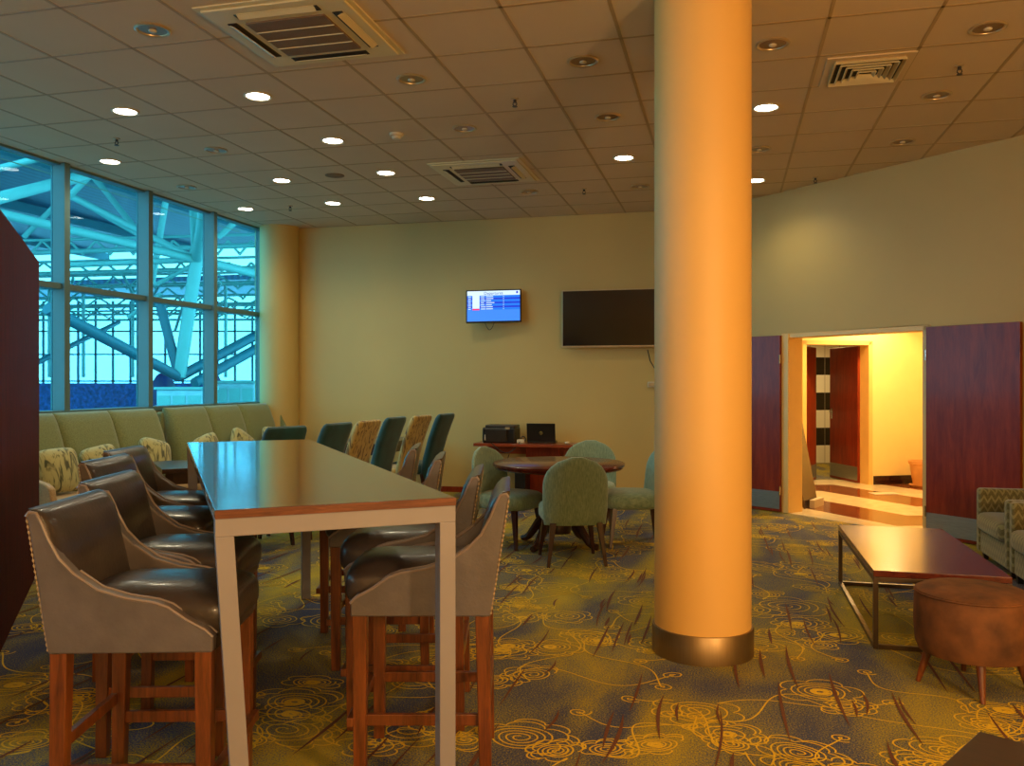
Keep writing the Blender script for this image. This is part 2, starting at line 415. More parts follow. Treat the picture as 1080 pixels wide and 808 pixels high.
hp = ch(.47, 0, -.035); le = leaf('door_1', hp, math.atan2(-D.y,-D.x)+math.radians(9), .88, 2.01, 1)
hp = ch(2.25, 0, -.045); leaf('door_2', hp, RZD-math.radians(1), .885, 2.01, -1, handle=False)
# corridor behind
zc = 2.62
mb = MB(); f0 = [ch(-.6,0,.0), ch(3.6,0,.0), Vector((8.6,12.0,0)), Vector((8.6,13,0)), Vector((3.4,12.9,0))]
mb.loft([[p+Vector((0,0,-.02)) for p in f0], [p+Vector((0,0,.004)) for p in f0]])
struct(mb.build('floor_corridor', 'marble', smooth=False))
mb = MB(); f0 = [ch(-.6,0,.21), ch(4.0,0,.21), Vector((9.6,12.0,0)), Vector((9.6,13.4,0)), Vector((3.0,13.4,0))]
mb.loft([[p+Vector((0,0,zc)) for p in f0], [p+Vector((0,0,zc+.08)) for p in f0]])
struct(mb.build('ceiling_corridor', 'corr', smooth=False))
A, B = Vector((4.17,12.1,0)), Vector((6.05,12.5,0)); dd = (B-A).normalized(); nn = Vector((-dd.y,dd.x,0))
mb = MB(); wallseg(mb, A-dd*1.0, A-dd*.06, 0, zc, nn*.2); wallseg(mb, A-dd*.06, A+dd*1.02, 2.07, zc, nn*.2); wallseg(mb, A+dd*1.02, B+dd*1.7, 0, zc, nn*.2)
struct(mb.build('wall_corridor_back', 'corr', smooth=False))
mb = MB(); wallseg(mb, A-dd*.06, A-dd*.0, 0, 2.07, nn*.22-nn*0); wallseg(mb, A+dd*.99, A+dd*1.05, 0, 2.07, nn*.22); wallseg(mb, A-dd*.06, A+dd*1.05, 2.02, 2.08, nn*.22)
for o_ in (mb,): struct(o_.build('trim_4', 'frame', smooth=False, loc=-nn*.015))
mb = MB(); wallseg(mb, B, Vector((7.4,9.4,0)), 0, zc, Vector((.2,.08,0))); struct(mb.build('wall_corridor_right', 'corr', smooth=False))
mb = MB(); wallseg(mb, ch(.44,0,.21), A-dd*.12, 0, zc, Vector((-.18,.06,0))); struct(mb.build('wall_corridor_left', 'corr', smooth=False))
mb = MB(); wallseg(mb, Vector((7.4,9.4,0)), ch(2.4,0,.21), 0, zc, Vector((.05,-.2,0))); struct(mb.build('wall_corridor_near', 'corr', smooth=False))
mb = MB(); wallseg(mb, A+dd*1.07, B, 0, .13, -nn*.014); struct(mb.build('baseboard_corridor', 'skirt', smooth=False, bevel=.003))
leaf('door_3', A+dd*.975+nn*.2, math.radians(98), .80, 2.0, -1)
leaf('door_4', A+dd*.02+nn*.2, math.radians(57), .88, 2.0, 1, handle=False)
mb = MB(); f0 = [A-dd*1+nn*.2, B+dd*1.6+nn*.2, B+dd*1.6+nn*3.4, A-dd*1+nn*3.4]
mb.loft([[p+Vector((0,0,-.03)) for p in f0], [p+Vector((0,0,.001)) for p in f0]]); struct(mb.build('floor_washroom', 'carpet', smooth=False))
mb = MB(); mb.loft([[p+Vector((0,0,zc)) for p in f0], [p+Vector((0,0,zc+.05)) for p in f0]]); struct(mb.build('ceiling_washroom', 'corr', smooth=False))
mb = MB(); wallseg(mb, A-dd*1+nn*.2, A-dd*1+nn*3.4, 0, zc, -dd*.1); struct(mb.build('wall_washroom_left', 'corr', smooth=False))
mb = MB(); wallseg(mb, B+dd*1.6+nn*.2, B+dd*1.6+nn*3.4, 0, zc, dd*.1); struct(mb.build('wall_washroom_right', 'corr', smooth=False))
o = MB().box((0,0,1.31), (4.8,.1,2.62)).build('wall_washroom', 'bandtile', loc=(A+B)/2+dd*.4+nn*3.2, rz=math.atan2(dd.y,dd.x), smooth=False); struct(o)
# lean-to sign, terracotta pot, paper on the corridor floor
t = thing('folding_sign', 'narrow dark folded board leaning inside the doorway', 'sign board', at(858,535), math.radians(52))
R = Matrix.Rotation(math.radians(-11), 3, 'X')
MB().box((0,.13,.52), (.46,.02,1.06), R).build('board', 'darkwood', t, bevel=.003)
MB().box((.02,.155,.50), (.40,.02,.98), R).build('back_board', 'bartop', t, bevel=.003)
MB().box((.05,-.02,.05), (.34,.06,.1)).build('foot', 'white', t, bevel=.006)
p = pz(972,500,12.25); p.z = 0.004; p.y = 12.05; p.x = (974-540)/F*12.05
t = thing('plant_pot', 'terracotta pot on a saucer in the corridor corner behind the door', 'pot', p)
MB().lathe([(.12,.03), (.135,.03), (.15,.12), (.155,.13), (.165,.22), (.17,.23), (.18,.32), (.195,.325), (.20,.37), (.18,.37), (.165,.30), (.12,.28)], 32).build('pot', 'terracotta', t)
MB().lathe([(.16,0), (.19,.035), (.175,.035), (.15,.02)], 32).build('saucer', 'terracotta', t)
o = MB().box((0,0,.002), (.36,.2,.003)).build('paper_sheet', 'white', loc=at(933,521)+Vector((0,0,.005)), rz=.1); tag(o, 'pale paper sheet lying on the marble corridor floor', 'paper')

# ------------------------------------------------------------ bar table
TA = math.radians(22.3); tx = Vector((math.cos(TA), math.sin(TA), 0)); ty = Vector((-math.sin(TA), math.cos(TA), 0))
W, L, H = .795, 3.2, 1.095
nl = Vector((-.931,2.673,0)); cen = nl + tx*W/2 + ty*L/2
t = thing('bar_table', 'long high bar table with glossy brown wooden top on grey steel frame', 'table', cen, TA)
o = MB().box((0,0,H-.014), (W,L,.028)).build('tabletop', 'bartop', t, bevel=.003)
for y in (-1,1): MB().box((0,y*(L/2+.001),H-.0145), (W,.004,.026)).build('edge_band', 'bartop_edge', o)
hh = H-.028; s = .058
for y in (-L/2+.03, L/2-.03): MB().bar((-W/2,y,hh-s/2), (W/2,y,hh-s/2), s, s).build('rail', 'steelpaint', t, bevel=.003)
for x in (-W/2+.03, W/2-.03): MB().bar((x,-L/2+.05,hh-s/2), (x,L/2-.05,hh-s/2), .03, s).build('rail', 'steelpaint', t, bevel=.003)
for x, y, lean in ((-W/2+.029,-L/2+.03,.062), (W/2-.029,-L/2+.03,0), (-W/2+.029,L/2-.03,.03), (W/2-.029,L/2-.03,0)):
    MB().leg((x+lean,y,0), (x,y,hh-s+.001), s, s).build('leg', 'steelpaint', t, bevel=.003)

# ------------------------------------------------------------ bar stools (face +x)
def make_stool():
    t = thing('bar_stool', 'x', 'bar stool', group=None)
    w = .52; rx = -.255
    prof = [(0,.64), (-.016,.74), (-.032,.86), (-.05,.98), (-.066,1.075), (-.058,1.088), (-.036,1.085), (-.018,1.05), (0,1.005), (.035,.94), (.08,.893), (.153,.842), (.24,.815), (.33,.80), (.373,.785), (.43,.745), (.49,.712), (.513,.690), (.512,.64)]
    pts = [(x+rx, z) for x, z in prof]
    for s in (-1,1):
        so = MB().prism(pts, s*(w/2), s*(w/2-.05)).build('side_panel', 'leather_side', t, bevel=.008, seg=3)
        MB().tube([(x, s*(w/2-.001), z) for x, z in pts[4:18]], .0055, 6).build('piping', 'piping', so)
        MB().tube([(x, s*(w/2-.047), z) for x, z in pts[10:18]], .0045, 6).build('piping', 'piping', so)
    # back, slightly hollow
    rings = []
    for z, x, th in ((.64,0,.06), (.66,-.003,.085), (.80,-.024,.10), (.92,-.042,.09), (1.04,-.058,.07), (1.075,-.064,.055), (1.092,-.066,.035), (1.097,-.064,.012)):
        r = []
        for i in range(32):
            a = 2*PI*i/32; y = (w/2-.002-.01*(z>1.08))*math.copysign(abs(math.cos(a))**(2/9), math.cos(a)); q = th/2*math.copysign(abs(math.sin(a))**(2/3), math.sin(a))
            r.append(Vector((rx+x+th/2+q-.006, y, z)))
        rings.append(r)
    bk = MB().loft(rings).build('backrest', 'leather', t)
    se = MB().sup((.03,0,.725), (.53,.44,.18), 9, 3.4, n=48, m=20, fn=lambda p: Vector((p.x, p.y, p.z+.02*math.cos(p.y*6)))).build('seat', 'leather', t)
    m = MB()
    m.box((.02,0,.66), (.48,.45,.05)); m.build('seat_base', 'leather', t, bevel=.01)
    for s in (-1,1):
        rg = []
        for k in range(96):
            f = k/95; z = .65+.42*f; x = rx-.001-.066*f; r_ = .0038 if k % 4 < 2 else .001
            rg.append([Vector((x+r_*math.cos(a*PI/3), s*(w/2-.004)+r_*math.sin(a*PI/3), z)) for a in range(6)])
        MB().loft(rg).build('stitching', 'stitch', bk)
    zl = .645
    for x, s, dx in ((.225,-1,0), (.225,1,0), (-.225,-1,-.012), (-.225,1,-.012)):
        MB().leg((x+dx,s*.228,0), (x,s*.228,zl), .044, .054).build('leg', 'leg', t, bevel=.004)
    for s in (-1,1): MB().bar((-.245,s*.228,.255), (.225,s*.228,.255), .022, .042).build('stretcher', 'leg', t, bevel=.003)
    MB().bar((-.245,-.22,.33), (-.245,.22,.33), .022, .04).build('stretcher', 'leg', t, bevel=.003)
    MB().bar((.258,-.25,.25), (.258,.25,.25), .03, .034).build('footrest', 'leg', t, bevel=.004)
    return t
st = make_stool(); n = 0
left = [(-1.535,2.68,'left row bar stool nearest the camera, pale grey-brown leather side in full view'), (-1.73,3.38,'left row bar stool, second from the front, beside the near stool'),
        (-2.155,4.23,'left row bar stool, third from the front, mostly hidden behind the second'), (-2.345,4.87,'left row bar stool, farthest, beside the small dark table')]
right = [(-.012,3.10,'right row bar stool nearest the camera, behind the front steel table leg'), (-.141,3.635,'right row bar stool, second from the front, back overlapping the near one'),
         (-.376,4.40,'right row bar stool, third from the front, only backrest above tabletop'), (-.586,5.07,'right row bar stool, farthest, beside the high-backed chairs')]
for i, (x, y, lb) in enumerate(left):
    place(st, n, (x+.255+.066, y+.27, 0), math.radians([2,2,0,1][i]), lb, 'leather bar stools along the left of the bar table'); n += 1
for i, (x, y, lb) in enumerate(right):
    place(st, n, (x-.255-.066, y+.27, 0), PI+math.radians([0,0,2,3][i]), lb, 'leather bar stools along the right of the bar table'); n += 1

# ------------------------------------------------------------ red slatted screen
far = Vector((-3.81,6.8,0)); sd = Vector((.84,-1.86,0)).normalized(); sl = 3.6; cpos = far + sd*sl/2
t = thing('slatted_screen', 'tall dark red slatted wooden screen at the left edge', 'screen', cpos, math.atan2(sd.y, sd.x))
m = MB(); k = 0; x = -sl/2+.02
while x < sl/2-.02:
    m.box((x,.0,1.225), (.028,.075,2.45)); x += .047
m.build('slats', 'redwood', t, smooth=False)
MB().box((0,0,1.2), (sl-.03,.02,2.36)).build('backing_panel', 'redwood', t)

# ------------------------------------------------------------ window sofas (face +x = away from the window)
def make_sofa(Ls, ends):
    t = thing('banquette_sofa', 'x', 'sofa')
    pw = (Ls-.16)/3
    m = MB(); m.box((.5,0,.20), (.84,Ls-.06,.26)); m.build('base', 'sofa_tan', t, bevel=.02, seg=3)
    MB().box((.12,0,.6), (.10,Ls-.1,1.1)).build('back_frame', 'sofa', t, bevel=.03, seg=3)
    for i in range(3):
        y = -Ls/2+.08+pw*(i+.5)
        rings = []
        for z, x, th in ((.40,.34,.2), (.44,.34,.26), (.7,.30,.26), (.95,.24,.22), (1.10,.20,.18), (1.17,.18,.13), (1.195,.17,.06)):
            r = []
            for j in range(28):
                a = 2*PI*j/28; r.append(Vector((x+th/2*math.copysign(abs(math.sin(a))**(2/2.2), math.sin(a)), y+(pw/2+.002)*math.copysign(abs(math.cos(a))**(2/8), math.cos(a)), z)))
            rings.append(r)
        MB().loft(rings).build('back_cushion', 'sofa', t)
        MB().sup((.66,y,.40), (.58,pw+.004,.17), 8, 4).build('seat_cushion', 'sofa_tan', t)
    for s in ends:
        pr = [(.08,.06), (.90,.06), (.92,.5), (.90,.60), (.84,.64), (.72,.67), (.58,.72), (.48,.82), (.42,.98), (.38,1.12), (.30,1.19), (.14,1.19), (.08,1.1)]
        MB().prism(pr, s*Ls/2, s*(Ls/2-.07)).build('arm', 'sofa_tan' if s < 0 else 'sofa', t, bevel=.018, seg=3)
    for x in (.15,.85):
        for s in (-1,1): MB().leg((x,s*(Ls/2-.1),0), (x,s*(Ls/2-.1),.08), .04, .05).build('leg', 'darkleg', t)
    return t
s1 = make_sofa(2.36, (-1,)); SO = WU+.02
s1.location = uv(SO, 7.13); s1.rotation_euler[2] = YAW; tag(s1, 'nearer sage high-backed sofa under the window, beside the red screen')
s2 = make_sofa(2.36, (1,)); s2.rotation_euler[2] = YAW; s2.location = uv(SO, 9.52); tag(s2, 'farther sage high-backed sofa under the window, next to the corner pier')
pm = []
def make_pillow(): 
    def fn(p):
        r = 1-.35*(abs(p.y)/.23)**2*(abs(p.z)/.21)**2
        return Vector((p.x*(.35+.65*(1-(abs(p.y)/.235)**3)*(1-(abs(p.z)/.215)**3)), p.y, p.z))
    return MB().sup((0,0,0), (.17,.46,.40), 5, 5, n=32, m=20, fn=fn).build('cushion', 'pillow')
pi0 = make_pillow(); pi0['category'] = 'cushion'
for i, (v, u, dz, rx, lb) in enumerate([(6.40,-5.80,.70,.0,'streaked cushion nearest the red screen on the near sofa'), (6.98,-5.84,.68,.1,'streaked cushion peeking out behind the left bar stools'),
        (7.78,-5.84,.69,-.25,'tilted streaked cushion at the far end of the near sofa, above the dark table'), (8.72,-5.84,.68,.2,'streaked cushion at the near end of the far sofa, just over the bar table corner'),
        (9.45,-5.84,.68,-.5,'streaked cushion with one corner up in the middle of the far sofa'), (10.2,-5.84,.69,-.15,'streaked cushion at the far end of the far sofa by the corner')]):
    o = pi0 if i == 0 else pi0.copy()
    if i: C.objects.link(o)
    o.location = uv(u, v, dz); o.rotation_euler = Euler((rx, math.radians(-12), YAW), 'XYZ'); tag(o, lb, None, 'streaked cushions on the window sofas')

# ------------------------------------------------------------ dining tables
def make_dining(w, l, h=.76):
    t = thing('dining_table', 'x', 'table')
    MB().box((0,0,h-.02), (w,l,.04)).build('tabletop', 'darkwood', t, bevel=.004)
    m = MB(); 
    for s in (-1,1): m.bar((s*(w/2-.06),-l/2+.06,h-.09), (s*(w/2-.06),l/2-.06,h-.09), .025, .1); m.bar((-w/2+.06,s*(l/2-.06),h-.09), (w/2-.06,s*(l/2-.06),h-.09), .025, .1)
    m.build('apron', 'darkwood', t)
    for x in (-1,1):
        for y in (-1,1): MB().leg((x*(w/2-.07),y*(l/2-.07),0), (x*(w/2-.06),y*(l/2-.06),h-.04), .045, .065).build('leg', 'darkwood', t, bevel=.003)
    return t
d1 = make_dining(.8,.8); ra = math.radians(29)
Nn = at(171,495,.76); c1 = Nn + Vector((math.cos(ra),math.sin(ra),0))*.4 + Vector((-math.sin(ra),math.cos(ra),0))*.4; c1.z = 0
d1.location = c1; d1.rotation_euler[2] = ra; tag(d1, 'small dark square table between the near sofa and the bar table')
d2 = make_dining(.8,1.3); d2.location = uv(-4.35,10.0); d2.rotation_euler[2] = YAW; tag(d2, 'dark dining table in the far corner behind the high-backed chairs')

# high-backed chairs (face +x)
def make_high(mat):
    t = thing('dining_chair', 'x', 'chair')
    rings = []
    for z, x, th, w in ((.30,.0,.08,.40), (.33,.0,.10,.42), (.55,-.035,.10,.42), (.8,-.11,.095,.44), (.97,-.175,.09,.45), (1.05,-.21,.095,.44), (1.085,-.225,.07,.42), (1.10,-.23,.03,.39)):
        rings.append([Vector((-.2+x+th/2*math.copysign(abs(math.sin(2*PI*j/28))**(2/3), math.sin(2*PI*j/28)), w/2*math.copysign(abs(math.cos(2*PI*j/28))**(2/6), math.cos(2*PI*j/28)), z)) for j in range(28)])
    MB().loft(rings).build('backrest', mat, t)
    MB().sup((.04,0,.42), (.48,.48,.16), 6, 4).build('seat', mat, t)
    for x, s in ((.23,-1), (.23,1), (-.19,-1), (-.19,1)):
        MB().leg((x+(.02 if x > 0 else -.06),s*.2,0), (x,s*.19,.36), .026, .045).build('leg', 'darkleg', t)
    return t
hb = {'teal': make_high('teal'), 'zebra': make_high('zebra')}; used = {'teal': 0, 'zebra': 0}
for kind, u, v, rz, lb in [('teal',-3.95,6.90,156,'teal high-backed chair whose top shows just beyond the bar table, leftmost'),
        ('teal',-3.80,7.55,170,'teal high-backed chair beside the striped ones, second from the left'),
        ('zebra',-3.74,8.12,173,'striped velvet high-backed chair between two teal chairs, left one'),
        ('teal',-3.78,8.95,173,'teal high-backed chair in the middle of the row'),
        ('zebra',-3.66,9.47,172,'striped velvet high-backed chair just left of the rightmost teal chair'),
        ('teal',-3.56,10.05,173,'teal high-backed chair at the right end of the row')]:
    c = uv(u, v); R0 = YAW+math.radians(rz)
    c -= Vector((math.cos(R0), math.sin(R0), 0))*-.24
    place(hb[kind], used[kind], c, R0, lb, 'high-backed dining chairs in a row'); used[kind] += 1

# ------------------------------------------------------------ round table and its chairs
RC = Vector((.425,7.78,0))
t = thing('round_table', 'round dark brown pedestal table with moulded edge', 'table', RC, math.radians(8))
MB().lathe([(.30,.70), (.57,.705), (.585,.715), (.575,.73), (.60,.735), (.60,.755), (.59,.762), (.02,.762)], 64).build('tabletop', 'tablewood', t)
MB().lathe([(.11,.12), (.12,.2), (.09,.26), (.075,.34), (.11,.42), (.12,.5), (.08,.58), (.07,.64), (.13,.69), (.26,.705)], 24).build('pedestal', 'darkleg', t)
for k in range(4):
    a = PI/4+k*PI/2; d = Vector((math.cos(a), math.sin(a), 0)); m = MB()
    pr = [(.06,.30), (.14,.27), (.22,.20), (.28,.12), (.33,.06), (.37,.035), (.41,.03)]
    m.tube([d*r+Vector((0,0,z)) for r, z in pr], .05, 8, .028); m.build('foot', 'darkleg', t)
def make_aqua():
    t = thing('upholstered_chair', 'x', 'chair'); rings = []
    H1 = .885
    for k in range(15):
        z = .33+(H1-.33)*k/14; f = max(0, (z-.62)/(H1-.62)); w = .27*math.sqrt(max(.001, 1-f**2.6)); w = w if k < 14 else .05
        if z < .45: w = .255+.015*(z-.33)/.12
        th = .075*(.55 if k in (0,14) else 1)*(1 if k < 12 else .85); x = -.20-.10*(z-.33)
        rings.append([Vector((x+th/2*math.copysign(abs(math.sin(2*PI*j/32))**(2/3), math.sin(2*PI*j/32))+.9*(w*math.cos(2*PI*j/32))**2, w*math.copysign(abs(math.cos(2*PI*j/32))**(2/2.6), math.cos(2*PI*j/32)), z)) for j in range(32)])
    MB().loft(rings).build('backrest', 'aqua', t)
    MB().sup((.05,0,.41), (.54,.53,.17), 3.4, 4).build('seat', 'aqua', t)
    for x, s in ((.22,-1), (.22,1), (-.20,-1), (-.20,1)):
        MB().leg((x*1.22,s*.235,0), (x,s*.19,.35), .026, .048).build('leg', 'darkleg', t, bevel=.003)
    return t
aq = make_aqua(); n = 0
for x, y, a, lb in [(.50,7.12,96,'aqua round-backed chair with its back to the camera, in front of the round table'),
        (-.06,7.88,-33,'aqua round-backed chair at the left of the round table, half behind a bar stool'),
        (.78,8.62,262,'aqua round-backed chair behind the round table by the wall desk'),
        (1.14,7.92,183,'aqua round-backed chair at the right of the round table, half behind the column')]:
    place(aq, n, (x,y,0), math.radians(a), lb, 'aqua chairs around the round table'); n += 1

# ------------------------------------------------------------ desk on the back wall with printer and laptop
def bw(px, z, gap):                       # point in front of the back wall at a seen column
    tt = (px-540)/F; Z = (BV-gap)/(CA+SA*tt); return Vector((tt*Z, Z, z))
DH = .70
p = bw(555, 0, .24)
t = thing('wall_desk', 'narrow reddish wooden desk against the back wall', 'desk', p, YAW)
MB().box((0,0,DH-.02), (1.30,.44,.04)).build('desktop', 'deskwood', t, bevel=.004)
MB().box((.24,.04,(DH-.04)/2), (.44,.30,DH-.041)).build('pedestal', 'doorwood', t, bevel=.004)
MB().box((.0,.19,.6), (1.2,.02,.12)).build('back_rail', 'deskwood', t)
for x in (-.58,.58): MB().leg((x,.14,0), (x,.14,DH-.04), .03, .04).build('leg', 'darkleg', t)
p = bw(528.5, DH, .24)
t = thing('printer', 'black inkjet printer with open tray on the wall desk', 'printer', p, YAW)
MB().box((0,.02,.10), (.44,.30,.20)).build('body', 'black', t, bevel=.02, seg=3)
MB().box((.02,.0,.215), (.40,.26,.035)).build('scanner_lid', 'darkgrey', t, bevel=.012, seg=3)
MB().box((-.03,-.145,.10), (.28,.02,.17), Matrix.Rotation(math.radians(12),3,'X')).build('paper_tray', 'darkgrey', t, bevel=.005)
MB().box((.12,-.13,.19), (.06,.02,.03)).build('control_panel', 'silver', t, bevel=.004)
MB().box((-.18,-.132,.07), (.014,.005,.07)).build('sticker', 'white', t)
p = bw(571.5, DH, .20)
t = thing('laptop', 'open black laptop seen from behind its lid on the wall desk', 'laptop', p, YAW+math.radians(4))
MB().box((0,.06,.012), (.36,.24,.022)).build('keyboard_base', 'black', t, bevel=.004)
lid = MB().box((0,-.075,.135), (.37,.012,.25), Matrix.Rotation(math.radians(12),3,'X')).build('lid', 'black', t, bevel=.004)
lr = Matrix.Rotation(math.radians(12),3,'X')
m = MB(); m.loft([[Vector((0,-.075,.135)) + lr @ Vector((.024*math.cos(q*PI/12), -.0065-e_, .024*math.sin(q*PI/12))) for q in range(24)] for e_ in (0,.0015)])
m.build('logo_disc', 'chrome', lid)
def text(body, name, size, mat, parent, loc, rot=(PI/2,0,0), ext=.0006, align='CENTER'):
    cu = bpy.data.curves.new(name, 'FONT'); cu.body = body; cu.size = size; cu.extrude = ext; cu.align_x = align; cu.align_y = 'CENTER'; cu.materials.append(M[mat])
    tmp = bpy.data.objects.new(name, cu); C.objects.link(tmp); dg = bpy.context.evaluated_depsgraph_get()
    me = bpy.data.meshes.new_from_object(tmp.evaluated_get(dg)); bpy.data.objects.remove(tmp)
    o = bpy.data.objects.new(name, me); C.objects.link(o); o.parent = parent; o.location = loc; o.rotation_euler = rot; return o
q = Vector((0,-.075,.135)) + lr @ Vector((0,-.0092,0))
text('hp', 'logo_letters', .034, 'black', lid, q, (PI/2+math.radians(12),0,0))
p = bw(549.5, DH, .33)
t = thing('power_adapter', 'small pale adapter with coiled cable between printer and laptop', 'adapter', p, YAW)
MB().box((0,0,.025), (.10,.06,.05)).build('adapter_body', 'white', t, bevel=.008)
MB().tube([(.03+.03*math.cos(a/2), .0, .055+.035*math.sin(a/2)) for a in range(26)], .006, 6).build('cable_coil', 'black', t)
o = MB().sup((0,0,.014), (.06,.10,.028), 3, 3).build('computer_mouse', 'white', loc=bw(598.5,DH,.28), rz=YAW); tag(o, 'small white computer mouse at the right end of the wall desk', 'mouse')
m = MB(); a = bw(517,.715,.43); b = bw(548,.715,.40); pts = []
for k in range(13):
    f = k/12; q = a.lerp(b, f); q += Vector((0,-.035,0)); q.z = .72-.17*math.sin(PI*f)*(.6+.4*f); pts.append(q)
pts.append(b+Vector((-.0,.10,.01)))
m.tube(pts, .006, 6); o = m.build('power_cable', 'black'); tag(o, 'black cable sagging over the front edge of the wall desk', 'cable')
m = MB(); a = bw(534,.60,.10); m.tube([bw(537,.56,.42), bw(534,.45,.3), bw(531,.30,.2), bw(530,.02,.12)], .005, 6); o = m.build('desk_cable', 'black'); tag(o, 'thin black cable hanging below the wall desk', 'cable')
t = thing('computer_tower', 'small black box with feet on the floor under the wall desk', 'computer', bw(551,0,.56), YAW)
MB().box((0,0,.20), (.14,.26,.34)).build('case', 'black', t, bevel=.01)
for x in (-.05,.05):
    for y in (-.1,.1): MB().leg((x,y,0), (x,y,.035), .025, .03).build('foot', 'black', t)

# ------------------------------------------------------------ screens on the back wall
M['scr_blue'] = emit('screen_blue', srgb(60,140,255), 1.0); M['scr_deep'] = emit('screen_deep_blue', srgb(10,60,225), .9)
M['scr_mid'] = emit('screen_sky_blue', srgb(20,125,250), .95); M['scr_white'] = emit('screen_white', srgb(215,240,255), 1.05)
M['scr_red'] = emit('screen_red', srgb(250,30,110), 1.0); M['scr_text'] = emit('screen_heading', srgb(10,80,190), .8)
p = bw(520.5, EYE+(HY-322)/F*11.15, .16)
t = thing('departures_screen', 'small wall-mounted flight information screen glowing blue', 'screen', p)
t.rotation_euler = Euler((math.radians(-7), math.radians(-.9), YAW+math.radians(8)), 'XYZ')
sw, shh = .735, .44
MB().box((0,.02,0), (sw,.045,shh)).build('casing', 'black', t, bevel=.006)
def scr(x0, x1, y0, y1, mat, nm, d=0): # fractions of the screen, y down
    w_, h_ = sw-.035, shh-.035
    return MB().box(((x0+x1)/2*w_-w_/2, -.0035-d, h_/2-(y0+y1)/2*h_), ((x1-x0)*w_,.001,(y1-y0)*h_)).build(nm, mat, t, smooth=False)
scr(0,1,0,1,'scr_blue','display'); scr(0,1,0,.15,'scr_white','heading_band',.001)
for k in range(7): scr(0,1,.16+k*.068,.16+k*.068+.06, 'scr_deep' if k % 2 else 'scr_mid', 'table_row', .001)
scr(.10,.235,.14,.58,'scr_white','airline_column',.002); scr(.10,.235,.585,.635,'scr_red','red_cell',.002)
m1 = MB(); rr_ = random.Random(3); w_, h_ = sw-.035, shh-.035
for k in range(7):
    y = h_/2-(.19+k*.068)*h_
    for x0, ln in ((.02,.05), (.26,rr_.uniform(.06,.09)), (.36,rr_.uniform(.09,.17)), (.685,.012)):
        m1.box(((x0+ln/2)*w_-w_/2, -.0062, y), (ln*w_,.0008,.010))
m1.build('row_text', 'scr_white', t, smooth=False)
text('Departures', 'heading_text', .055, 'scr_text', t, (0,-.0062,h_/2-.034))
scr(.93,.965,.03,.10,'scr_deep','corner_symbol',.002)
MB().box((0,.09,0), (.2,.11,.2)).build('wall_bracket', 'black', t)
m = MB(); m.tube([(-.12+.10*math.sin(k/10*PI)*0+ .13*k/10, .03, -.21-.105*math.sin(PI*k/10)) for k in range(11)], .004, 6); m.build('cable_loop', 'black', t)
ZT = 11.3; p = bw(593,0,.10)
t = thing('television', 'large switched-off wall television with pale thin frame, partly behind the column', 'television', p+uv(.64,0), YAW)
t.location.z = EYE+(HY-336.8)/F*11.1
MB().box((0,.0,0), (1.28,.05,.745)).build('frame', 'silver', t, bevel=.006)
MB().box((0,-.0255,.004), (1.255,.003,.705)).build('display', 'screen_off', t)
MB().box((0,.06,0), (.4,.07,.3)).build('wall_bracket', 'black', t)
m = MB()
a = bw(683,EYE+(HY-369)/F*10.9,.06); b = bw(690,EYE+(HY-388)/F*10.9,.03)
m.tube([a, a.lerp(b,.4)+Vector((0,0,-.05)), b, b+Vector((.06,0,-.02))], .007, 6); o = m.build('television_cable', 'black'); tag(o, 'short dark cable hanging under the large television', 'cable')
t = thing('wall_socket', 'pale wall socket box on the back wall right beside the column', 'socket', bw(688,EYE+(HY-405.5)/F*10.9,.02), YAW)
MB().box((0,0,0), (.12,.035,.07)).build('socket_plate', 'white', t, bevel=.006)
MB().box((0,-.02,0), (.09,.01,.045)).build('socket_insert', 'silver', t, bevel=.003)

# ------------------------------------------------------------ lounge corner on the right
cc = uv(1.14, 5.915)
t = thing('coffee_table', 'low reddish-brown coffee table with square metal frame beside the ottoman', 'table', cc, YAW)
tw, tl, th = .70, 1.57, .44
MB().box((0,0,th-.0175), (tw,tl,.035)).build('tabletop', 'tablewood', t, bevel=.003)
m = MB(); b_ = .026
for z in (th-.05, b_/2):
    for s in (-1,1): m.bar((s*(tw/2-b_/2),-tl/2,z), (s*(tw/2-b_/2),tl/2,z), b_, b_); m.bar((-tw/2+b_,s*(tl/2-b_/2),z), (tw/2-b_,s*(tl/2-b_/2),z), b_, b_)
m.build('frame', 'darksteel', t, bevel=.002)
for x in (-1,1):
    for y in (-1,1): MB().leg((x*(tw/2-b_/2),y*(tl/2-b_/2),b_), (x*(tw/2-b_/2),y*(tl/2-b_/2),th-.06), b_, b_).build('leg', 'darksteel', t)
ra = math.radians(45); tip = at(1033,771,.44)
t = thing('side_table', 'dark brown low table with one corner poking in at the bottom right', 'table', (tip.x, tip.y-.424, 0), ra)
MB().box((0,0,.42), (.6,.6,.04)).build('tabletop', 'darkwood', t, bevel=.004)
m = MB()
for s in (-1,1): m.bar((s*.25,-.24,.37), (s*.25,.24,.37), .02, .06); m.bar((-.24,s*.25,.37), (.24,s*.25,.37), .02, .06)
m.build('apron', 'darkwood', t)
for x in (-1,1):
    for y in (-1,1): MB().leg((x*.25,y*.25,0), (x*.25,y*.25,.40), .035, .045).build('leg', 'darkwood', t)
t = thing('ottoman', 'round brown suede ottoman on splayed wooden legs', 'ottoman', (2.262,4.19,0), math.radians(15))
r = .262
body = MB().lathe([(.20,.165), (.245,.175), (r-.004,.21), (r+.004,.32), (r,.44), (r-.006,.462)], 48).build('body', 'ottoman', t)
MB().lathe([(r-.006,.455), (r-.004,.468), (r-.03,.482), (r-.10,.49), (.02,.494)], 48).build('cushion_top', 'ottoman', t)
MB().tube([((r-.003)*math.cos(a*PI/24), (r-.003)*math.sin(a*PI/24), .460) for a in range(49)], .005, 6).build('piping', 'ottoman', body)
